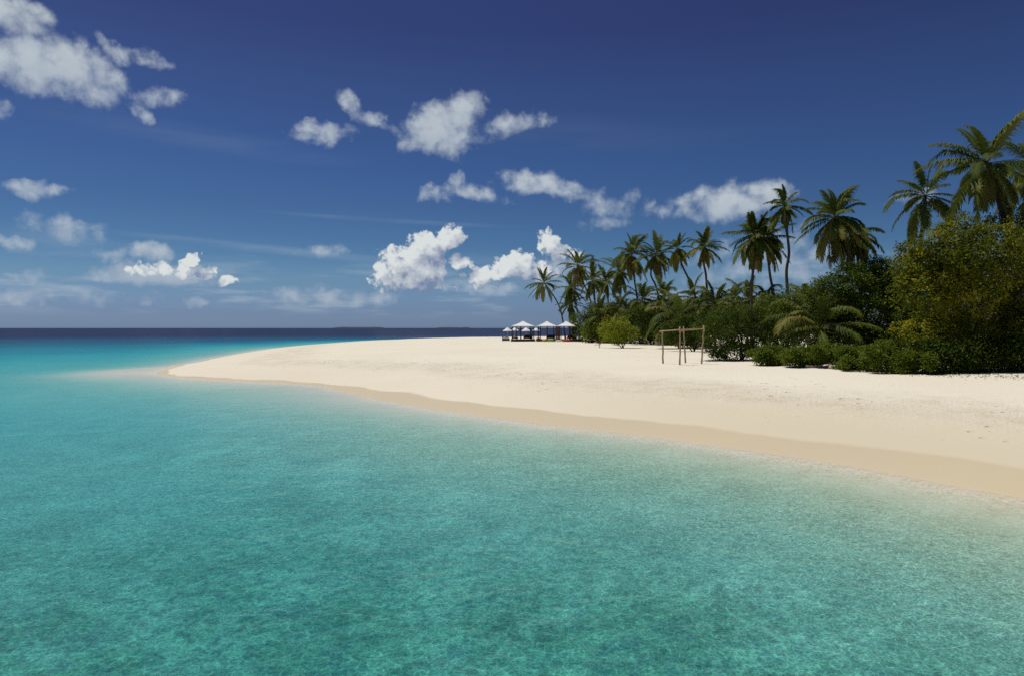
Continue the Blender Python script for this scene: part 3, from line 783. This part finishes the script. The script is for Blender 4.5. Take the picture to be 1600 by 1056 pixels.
# broadleaf trees and shrubs
def goldtone(C, rng):
    n = np.array([mnoise.noise(Vector((c[0] * .55, c[1] * .55, c[2] * .7))) for c in C])
    return n * .5 - .15
leafy('broadleaf_tree', 1510, 38, [(1480, 415, 70, 62, -1.0), (1560, 398, 78, 62, -1.2), (1640, 410, 80, 76, -.5), (1440, 455, 50, 58, -1.2), (1515, 455, 60, 50, -1.6), (1535, 500, 80, 50, .8), (1620, 500, 80, 60, .6), (1440, 520, 44, 34, -2.0), (1500, 520, 46, 30, -1.2), (1500, 368, 45, 34, .5), (1590, 358, 60, 34, 1.0), (1428, 410, 34, 36, .3)],
      4200, 16, .175, M_gold, 61, 'large spreading broadleaf tree with yellowing leaves at the right edge', 'tree', .75, stems=5, spread=.15, tonefn=goldtone)
leafy('broadleaf_tree', 1350, 45, [(1345, 455, 60, 52, 0), (1395, 450, 50, 50, .5), (1300, 470, 45, 45, 0), (1375, 500, 70, 55, -1), (1320, 520, 50, 45, 0), (1410, 515, 45, 50, -1.5), (1365, 430, 35, 30, 0)],
      2900, 16, .165, M_dark, 62, 'dark green broadleaf tree crossed by a slanting palm trunk', 'tree', .8, stems=4, spread=.16, tone_bias=.12)
leafy('broadleaf_tree', 1240, 55, [(1240, 478, 45, 36, 0), (1210, 492, 36, 34, 0), (1275, 482, 34, 34, 0), (1240, 515, 60, 40, 0)], 1400, 15, .18, M_mid, 63,
      'mid green bushy tree below the tall slender palm', 'tree', .8, stems=3, spread=.16)
SG = 'shrubs along the beach edge'
leafy('shrub', 1160, 48, [(1150, 520, 46, 36, 0), (1125, 530, 34, 32, 0), (1190, 520, 38, 38, 0), (1150, 496, 44, 22, .5), (1102, 512, 22, 18, 0), (1215, 530, 30, 34, 0), (1145, 548, 36, 16, -.3), (1190, 548, 38, 17, -.3), (1122, 550, 20, 13, -.1), (1215, 550, 26, 15, -.1)], 2300, 16, .125, M_dark, 64,
      'tall dark clipped shrub standing right of the pole frame', 'shrub', .8, SG, 3, .13, .0)
leafy('shrub', 964, 77, [(965, 514, 26, 22, 0), (950, 521, 16, 15, 0), (982, 520, 15, 15, 0), (966, 526, 22, 12, -.8)], 800, 14, .16, M_lime, 65,
      'round bright yellow-green bush on bare stems, alone on the sand', 'shrub', .9, SG, 5, .15, base_px=974, nsub=5)
leafy('shrub', 925, 100, [(921, 523, 13, 13, 0), (936, 520, 15, 17, 0), (948, 524, 14, 13, 0), (926, 512, 18, 12, .5)], 650, 15, .22, M_mid, 66,
      'green hedge-like shrub touching the right-hand pavilion', 'shrub', .8, SG, 3, .2, .1)
leafy('shrub', 1020, 90, [(1000, 510, 24, 24, 0), (1022, 512, 22, 24, 0), (985, 505, 20, 20, 1), (1040, 515, 18, 22, 0), (1005, 492, 24, 14, 0)], 900, 15, .22, M_dark, 67,
      'dark shrub behind the round bright bush', 'shrub', .8, SG, 3, .17, .05)
leafy('shrub', 960, 104, [(945, 490, 26, 22, 0), (975, 486, 26, 20, 0), (955, 508, 32, 24, 0), (932, 494, 20, 22, 14), (1005, 492, 22, 18, 0)], 800, 15, .22, M_mid, 68,
      'olive shrub rising behind the green hedge and the round bush', 'shrub', .8, SG, 3, .17, .05)
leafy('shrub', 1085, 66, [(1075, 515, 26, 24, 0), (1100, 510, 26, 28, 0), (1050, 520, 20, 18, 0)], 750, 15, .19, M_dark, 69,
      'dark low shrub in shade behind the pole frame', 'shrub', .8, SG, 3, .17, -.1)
CG = 'low creeping beach shrubs'
for i, (px, py, rx, ry, Y, lab) in enumerate([
        (1205, 552, 26, 14, 42.5, 'low green creeping shrub at the foot of the tall dark clipped shrub'),
        (1252, 554, 30, 15, 40.8, 'low green creeping shrub behind the pale driftwood log'),
        (1300, 552, 28, 17, 40.0, 'low leafy creeping shrub beneath the broad young palm'),
        (1340, 555, 30, 20, 38.0, 'low green creeping shrub right of the grey driftwood block'),
        (1385, 552, 34, 26, 36.5, 'taller mounded creeping shrub under the dark green tree'),
        (1420, 562, 34, 20, 35.2, 'low creeping shrub at the front left of the yellowing tree')]):
    rc = random.Random(200 + i)
    leafy('creeping_shrub', px, Y, [(px, py, rx * .8, ry * .85, 0)] + [(px + rc.uniform(-1, 1) * rx, py + rc.uniform(-.25, .95) * ry, rx * rc.uniform(.25, .5), ry * rc.uniform(.35, .75), rc.uniform(-1.3, .2)) for q in range(9)],
          900, 14, .115, M_mid, 80 + i, lab, 'shrub', .8, CG, 3, .10, .10, outw=1.0, nsub=3)
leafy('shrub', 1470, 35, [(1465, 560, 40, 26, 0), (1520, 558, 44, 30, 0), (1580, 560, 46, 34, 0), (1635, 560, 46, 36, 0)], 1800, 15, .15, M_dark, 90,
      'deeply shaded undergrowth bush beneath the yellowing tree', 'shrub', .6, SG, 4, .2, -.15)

# small yellowed palm seedling on the sand beside the round bush
palm('palm_seedling', 'tiny yellowed palm seedling on the sand left of the round bush', 79, (937, 536), [(937, 541)], 11, 9, 55, None, old=.7, lo=10, hi=75, r=.05, category='plant', nl=12, lw=.05, yellow=.35)

# undergrowth mass filling the wood behind the front plants
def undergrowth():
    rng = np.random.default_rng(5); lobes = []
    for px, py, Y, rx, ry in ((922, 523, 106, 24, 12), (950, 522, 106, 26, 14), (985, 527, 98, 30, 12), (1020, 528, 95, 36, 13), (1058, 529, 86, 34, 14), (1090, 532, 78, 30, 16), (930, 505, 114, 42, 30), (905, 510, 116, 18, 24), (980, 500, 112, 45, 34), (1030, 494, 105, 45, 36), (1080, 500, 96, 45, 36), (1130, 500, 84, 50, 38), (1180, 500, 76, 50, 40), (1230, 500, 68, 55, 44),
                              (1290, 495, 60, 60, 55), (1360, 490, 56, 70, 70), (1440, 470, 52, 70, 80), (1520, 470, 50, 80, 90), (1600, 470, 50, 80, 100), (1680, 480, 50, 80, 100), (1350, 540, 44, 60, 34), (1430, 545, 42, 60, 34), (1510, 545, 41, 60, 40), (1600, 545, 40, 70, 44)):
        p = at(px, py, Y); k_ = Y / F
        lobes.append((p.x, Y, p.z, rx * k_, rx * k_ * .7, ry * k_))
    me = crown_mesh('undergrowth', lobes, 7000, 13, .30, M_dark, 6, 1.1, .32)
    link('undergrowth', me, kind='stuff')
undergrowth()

def litter():  # fallen leaves, packed close along the trees to suggest their shade too
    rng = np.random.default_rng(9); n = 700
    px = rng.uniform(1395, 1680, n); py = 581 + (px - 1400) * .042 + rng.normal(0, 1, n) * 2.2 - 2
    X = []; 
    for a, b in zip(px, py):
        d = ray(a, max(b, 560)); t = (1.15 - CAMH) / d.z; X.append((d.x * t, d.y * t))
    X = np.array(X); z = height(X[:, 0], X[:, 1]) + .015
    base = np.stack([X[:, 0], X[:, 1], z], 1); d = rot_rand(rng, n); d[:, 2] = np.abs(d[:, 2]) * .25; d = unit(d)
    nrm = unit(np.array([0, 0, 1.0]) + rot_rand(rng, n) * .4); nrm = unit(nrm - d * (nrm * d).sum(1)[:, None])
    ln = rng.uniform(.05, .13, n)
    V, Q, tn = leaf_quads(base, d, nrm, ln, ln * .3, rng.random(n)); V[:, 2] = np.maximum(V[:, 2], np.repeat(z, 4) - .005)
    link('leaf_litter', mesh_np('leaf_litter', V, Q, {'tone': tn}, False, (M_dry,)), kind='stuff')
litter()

# ------------------------------------------------------------------ pole frame
def pole_frame():
    def g(px, py, Y):
        p = at(px, py, Y); return p
    base = {'A': (9.9, 44.7), 'B': (10.55, 42.9), 'C': (11.6, 45.6), 'D': (12.3, 44.3)}
    tops = {'A': (1034.9, 516.5), 'B': (1062.6, 510.5), 'C': (1068.2, 510.5), 'D': (1099.9, 508.5)}
    ox, oy = 11.1, 44.4; oz = ground(ox, oy)
    t = thing('pole_frame', (ox, oy, oz), 'rustic frame of four weathered poles lashed to cross poles on the sand', 'frame')
    O = Vector((ox, oy, oz)); rnd = random.Random(4); T_ = {}
    for k_, (x, y) in base.items():
        p0 = Vector((x, y, ground(x, y) - .15)) - O; p1 = at(*tops[k_], y) - O; T_[k_] = p1
        mb = MB(); mb.tube(wobble(p0, p1, 9, .025, rnd), np.linspace(.056, .046, 9) * (1 + .08 * np.sin(np.arange(9) * 2.1)), 9); mb.build('post', M_pole, t, True)
    def beam(a, b, za, zb, off, ext=.16):
        p = T_[a].copy(); q = T_[b].copy(); p.z = za; q.z = zb; d = (q - p).normalized(); n = Vector((-d.y, d.x, 0)) * off
        mb = MB(); mb.tube(wobble(p - d * ext + n, q + d * ext + n, 8, .02, rnd), np.linspace(.042, .034, 8), 8); mb.build('cross_pole', M_pole, t, True)
    za = at(1034, 517.5, 44.7).z - oz; zb = at(1062, 515.5, 43).z - oz; zd = at(1099, 513.8, 44.3).z - oz; zc = at(1069, 516.3, 45.6).z - oz
    beam('A', 'B', za, zb, -.10); beam('C', 'D', zc, zd, -.10); beam('B', 'D', zb, zd, .09)
    for k_, z in (('A', za - .05), ('B', zb - .05), ('C', zc - .05), ('D', zd - .05)):
        mb = MB(); p = T_[k_]
        mb.tube([(p.x, p.y, z - .10), (p.x, p.y, z + .10)], [.072, .072], 9); mb.build('rope_lashing', M_rope, t, True)
pole_frame()

# ------------------------------------------------------------------ driftwood
def log(name, label, px0, px1, py, Y, r, mat, seed, rise=0.0):
    a = at(px0, py, Y); b = at(px1, py, Y); gz = ground((a.x + b.x) / 2, Y)
    t = thing(name, ((a.x + b.x) / 2, Y, gz), label, 'driftwood'); rnd = random.Random(seed); L = (b.x - a.x) / 2
    mb = MB(); n = 9
    pts = [Vector((-L + 2 * L * i / (n - 1), rnd.uniform(-.06, .06), r * .7 + rise * i / (n - 1) + rnd.uniform(-.02, .02))) for i in range(n)]
    mb.tube(pts, r * (1 + .15 * np.sin(np.arange(n) * 1.7)) * np.linspace(1.1, .7, n), 9)
    mb.tube([pts[5], pts[5] + Vector((.18, -.12, .16)), pts[5] + Vector((.30, -.2, .2))], [r * .35, r * .25, r * .1], 6)
    mb.build('log', mat, t, True)
log('driftwood_log', 'long pale driftwood log lying before the low creeping shrubs', 1259, 1296, 567, 40.2 * .975, .10, M_driftwood, 1)
log('driftwood_log', 'short grey driftwood block right of the long pale log', 1298, 1311, 570, 38.3, .13, M_driftwood, 2)
log('driftwood_log', 'bleached branch on the shaded sand behind the pole frame', 1022, 1056, 537, 88, .13, M_driftwood, 3, .1)

# ------------------------------------------------------------------ pavilions and furniture
def roof_mb(w, d, h, z, drop=.10, lift=.25):
    """hipped canvas with slightly sagging slopes and a hanging edge"""
    mb = MB(); n = 6; V = []; Q = []
    per = []
    for i in range(4 * n):
        s, u = divmod(i, n); u = u / n * 2 - 1
        x, y = ((u, -1), (1, u), (-u, 1), (-1, -u))[s]; per.append((x, y))
    rings = [(1.0, -drop), (1.0, 0.0), (.66, .26), (.33, .60), (.05, 1.0)]
    for f, hh in rings:
        for x, y in per:
            V.append((x * w / 2 * f, y * d / 2 * f, z + (hh * h if hh >= 0 else hh)))
    m = 4 * n
    for r in range(4):
        for j in range(m):
            k_ = (j + 1) % m; Q.append((r * m + j, r * m + k_, (r + 1) * m + k_, (r + 1) * m + j))
    V.append((0, 0, z + h * 1.01)); c = len(V) - 1
    for j in range(0, m, 2):
        Q.append((c, 4 * m + j, 4 * m + (j + 1) % m, 4 * m + (j + 2) % m))
    mb.add(V, Q); return mb


def pavilion(label, x0, x1, yapex, yeave, Y, depth, posts, panel=None, deck=True):
    k_ = Y / F; cx = at((x0 + x1) / 2, 512, Y).x; w = (x1 - x0) * k_; gz = ground(cx, Y)
    t = thing('beach_pavilion', (cx, Y, gz), label, 'pavilion', 'white-roofed pavilions in a row')
    ze = at(800, yeave, Y).z - gz; za = at(800, yapex, Y).z - gz
    roof_mb(w, depth, za - ze, ze).build('roof', M_canvas, t)
    for px, dy, th in posts:
        x = at(px, 512, Y).x - cx
        mb = MB(); mb.box((x, dy, ze / 2 - .02), (th * 1.25, th * 1.25, ze), 0, .01); mb.build('post', M_wood, t)
    mb = MB()
    for sy in (-1, 1):
        mb.box((0, sy * (depth / 2 - .12), ze - .06), (w - .2, .08, .10))
    for sx in (-1, 1):
        mb.box((sx * (w / 2 - .14), 0, ze - .065), (.08, depth - .34, .10))
    mb.build('beam', M_wood, t)
    if deck:
        mb = MB()
        for j in range(12):
            mb.box((0, -depth / 2 + depth * (j + .5) / 12, .32), (w + .2, depth / 12 - .02, .05))
        mb.box((0, -depth / 2 - .02, .14), (w + .15, .05, .30)); mb.box((0, depth / 2 + .02, .14), (w + .15, .05, .30))
        mb.build('deck', M_redwood, t)
    if panel:
        a, b, dy = panel
        xa = at(a, 512, Y).x - cx; xb = at(b, 512, Y).x - cx; mb = MB()
        nsl = 9
        for j in range(nsl):
            mb.box((xa + (xb - xa) * (j + .5) / nsl, dy, ze / 2 + .1), ((xb - xa) / nsl - .012, .04, ze - .3))
        mb.build('screen', M_redwood, t)
    return t

YP = 113
pavilion('white-roofed pavilion, first and widest of the front row, farthest from the trees', 799, 835, 502, 509.4, YP, 3.4, [(800.3, -1.5, .13), (833.6, -1.5, .12), (813.5, -1.5, .16), (806.5, 1.5, .12), (829, 1.5, .12), (832, 1.5, .1)])
pavilion('white-roofed pavilion with a red-brown screen, second in the front row', 839.5, 869.5, 502.2, 509.4, YP + 1, 3.2, [(840.5, -1.4, .13), (854.3, -1.4, .14), (868, -1.4, .13), (841.8, 1.4, .11), (844.6, 1.4, .13), (866, 1.4, .12)], (867.5, 874.5, -1.45))
pavilion('white-roofed pavilion beside the red-brown screen, third in the front row', 871.5, 898, 502, 509.3, YP + .6, 3.0, [(872.6, -1.3, .12), (877.6, 1.3, .08), (889, -1.3, .14), (892, 1.3, .12), (896.5, -1.3, .13)])
pavilion('white-roofed pavilion partly hidden, nearest the hedge shrub', 892.5, 908, 503.2, 508.6, YP + 4.5, 2.4, [(894, -1.0, .12), (899.5, -1.0, .14), (903.6, -1.0, .14), (906, 1.0, .12)])


def parasol(label, px, yt, ye, rpx, Y):
    k_ = Y / F; p = at(px, 512, Y); gz = ground(p.x, Y)
    t = thing('parasol', (p.x, Y, gz), label, 'parasol', 'white parasols behind the pavilions')
    za = at(800, yt, Y).z - gz; ze = at(800, ye, Y).z - gz; r = rpx * k_; n = 16
    V = []; Q = []
    for f, h in ((1, -.12), (1, 0), (.6, .42), (.1, .95)):
        for j in range(n):
            a = 2 * math.pi * j / n; sc = 1 if j % 2 == 0 else .95
            V.append((math.cos(a) * r * f * sc, math.sin(a) * r * f * sc, ze + (h * (za - ze) if h >= 0 else h)))
    for q in range(3):
        for j in range(n):
            m = (j + 1) % n; Q.append((q * n + j, q * n + m, q * n + n + m, q * n + n + j))
    V.append((0, 0, za)); c = len(V) - 1
    for j in range(0, n, 2):
        Q.append((c, 3 * n + j, 3 * n + (j + 1) % n, 3 * n + (j + 2) % n))
    mb = MB(); mb.add(V, Q); mb.build('canopy', M_canvas, t)
    mb = MB(); mb.tube([(0, 0, -.1), (0, 0, za + .1)], [.03, .03], 8); mb.build('pole', M_metal, t, True)
parasol('white parasol left of the widest pavilion, over the dark lounge seat', 793, 511.8, 516.8, 7.2, 145)
parasol('white parasol seen under the left half of the widest pavilion\'s roof', 804.5, 512, 516, 6.2, 152)
parasol('white parasol seen under the right half of the widest pavilion\'s roof', 822, 511.8, 516.8, 7, 147)
parasol('white parasol seen in the gap between the first and second pavilions', 837.5, 512.5, 516.2, 6.2, 154)


def lounge(name, label, px, Y, w, d, h, back, cushion, cat, mat=M_wicker, side=1, group=None):
    """low daybed: box base, upright back at one end, mattress and pillow"""
    p = at(px, 512, Y); gz = ground(p.x, Y); zb = 0.0
    for dx, dd, dz in DECKS:
        if abs(p.x - dx) < dd and abs(Y - YP) < 1.6:
            zb = .345
    t = thing(name, (p.x, Y, gz + zb), label, cat, group)
    mb = MB(); mb.box((0, 0, h / 2 + .05), (w, d, h - .1), 0, .03)
    for sx in (-1, 1):
        for sy in (-1, 1):
            mb.box((sx * (w / 2 - .06), sy * (d / 2 - .06), .03), (.07, .07, .10))
    mb.build('base', mat, t)
    if back:
        mb = MB(); mb.box((side * (w / 2 - .07), 0, h + back / 2 - .02), (.14, d, back), 0, .03)
        mb.box((0, d / 2 - .07, h + back / 2 - .06), (w - .32, .13, back * .8), 0, .03); mb.build('backrest', mat, t)
    mb = MB(); mb.box((-side * .05, -.06, h + .06), (w - .28, d - .24, .12), 0, .04); mb.build('mattress', cushion, t)
    mb = MB(); mb.box((side * (w / 2 - .36), -.06, h + .19), (.22, d * .5, .14), 0, .05); mb.build('pillow', cushion, t)
    return t
DECKS = [(at(817, 512, YP).x, 1.95, 0), (at(854.5, 512, YP).x, 1.65, 0), (at(885, 512, YP).x, 1.45, 0)]
lounge('daybed', 'dark wicker daybed with a tall back under the widest pavilion', 824.5, YP, 1.4, 1.5, .40, .40, M_wicker, 'daybed', side=1)
lounge('daybed', 'dark wicker daybed under the second pavilion, next to the red-brown screen', 860.5, YP + .9, 1.4, 1.5, .40, .40, M_wicker, 'daybed', side=1)
lounge('daybed', 'dark wicker daybed in shade under the third pavilion', 891, YP + .6, 1.0, 1.4, .40, .42, M_wicker, 'daybed', side=1)
lounge('sun_lounger', 'low dark lounger with pale cushion, left end under the widest pavilion', 805, YP, .95, 1.5, .30, .30, M_cream, 'lounger', side=-1)
lounge('lounge_seat', 'dark wicker lounge seat with white cushion outside, left of the widest pavilion', 790.5, YP + .3, 1.25, 1.0, .42, .38, M_cream, 'lounge seat', side=-1)
lounge('bench', 'dark red cushioned bench in the gap between the first and second pavilions', 841, YP - 2.6, .8, .6, .32, .3, M_crimson, 'bench', M_wood, side=1)


def cushion(label, px0, px1, Y, h, mat, seed):
    a = at(px0, 512, Y).x; b = at(px1, 512, Y).x; cx = (a + b) / 2; gz = ground(cx, Y); w = b - a
    mb = MB(); n = 20; V = []; Q = []; rnd = random.Random(seed)
    prof = [(.90, 0), (1.0, .25), (1.0, .55), (.88, .85), (.55, 1.0), (.08, 1.03)]
    for f, z in prof:
        for j in range(n):
            th = 2 * math.pi * j / n; c, s = math.cos(th), math.sin(th)
            x = math.copysign(abs(c) ** .55, c) * w / 2 * f; y = math.copysign(abs(s) ** .55, s) * .45 * f
            V.append((x, y, z * h * (1 - .10 * (c * .5 + .5)) + .006 * rnd.random()))
    for r in range(len(prof) - 1):
        for j in range(n):
            k_ = (j + 1) % n; Q.append((r * n + j, r * n + k_, r * n + n + k_, r * n + n + j))
    o = (len(prof) - 1) * n
    for j in range(1, n - 2, 2):
        Q.append((o, o + j, o + j + 1, o + j + 2))
    mb.add(V, Q)
    ob = mb.build('floor_cushion', mat, None, True); ob.location = (cx, Y, gz - .02)
    ob['label'] = label; ob['category'] = 'cushion'; ob['group'] = 'coloured floor cushions on the sand'
cushion('orange floor cushion on the sand, left of the lime green one', 847.5, 853.4, 109.2, .46, M_orange, 1)
cushion('lime green floor cushion on the sand before the second pavilion', 853.8, 867.2, 109.0, .26, M_green, 2)
cushion('off-white floor cushion on the sand between the green and red ones', 867.6, 879.6, 109.1, .28, M_white, 3)
cushion('red floor cushion on the sand before the third pavilion', 880.2, 891.5, 109.3, .42, M_red, 4)
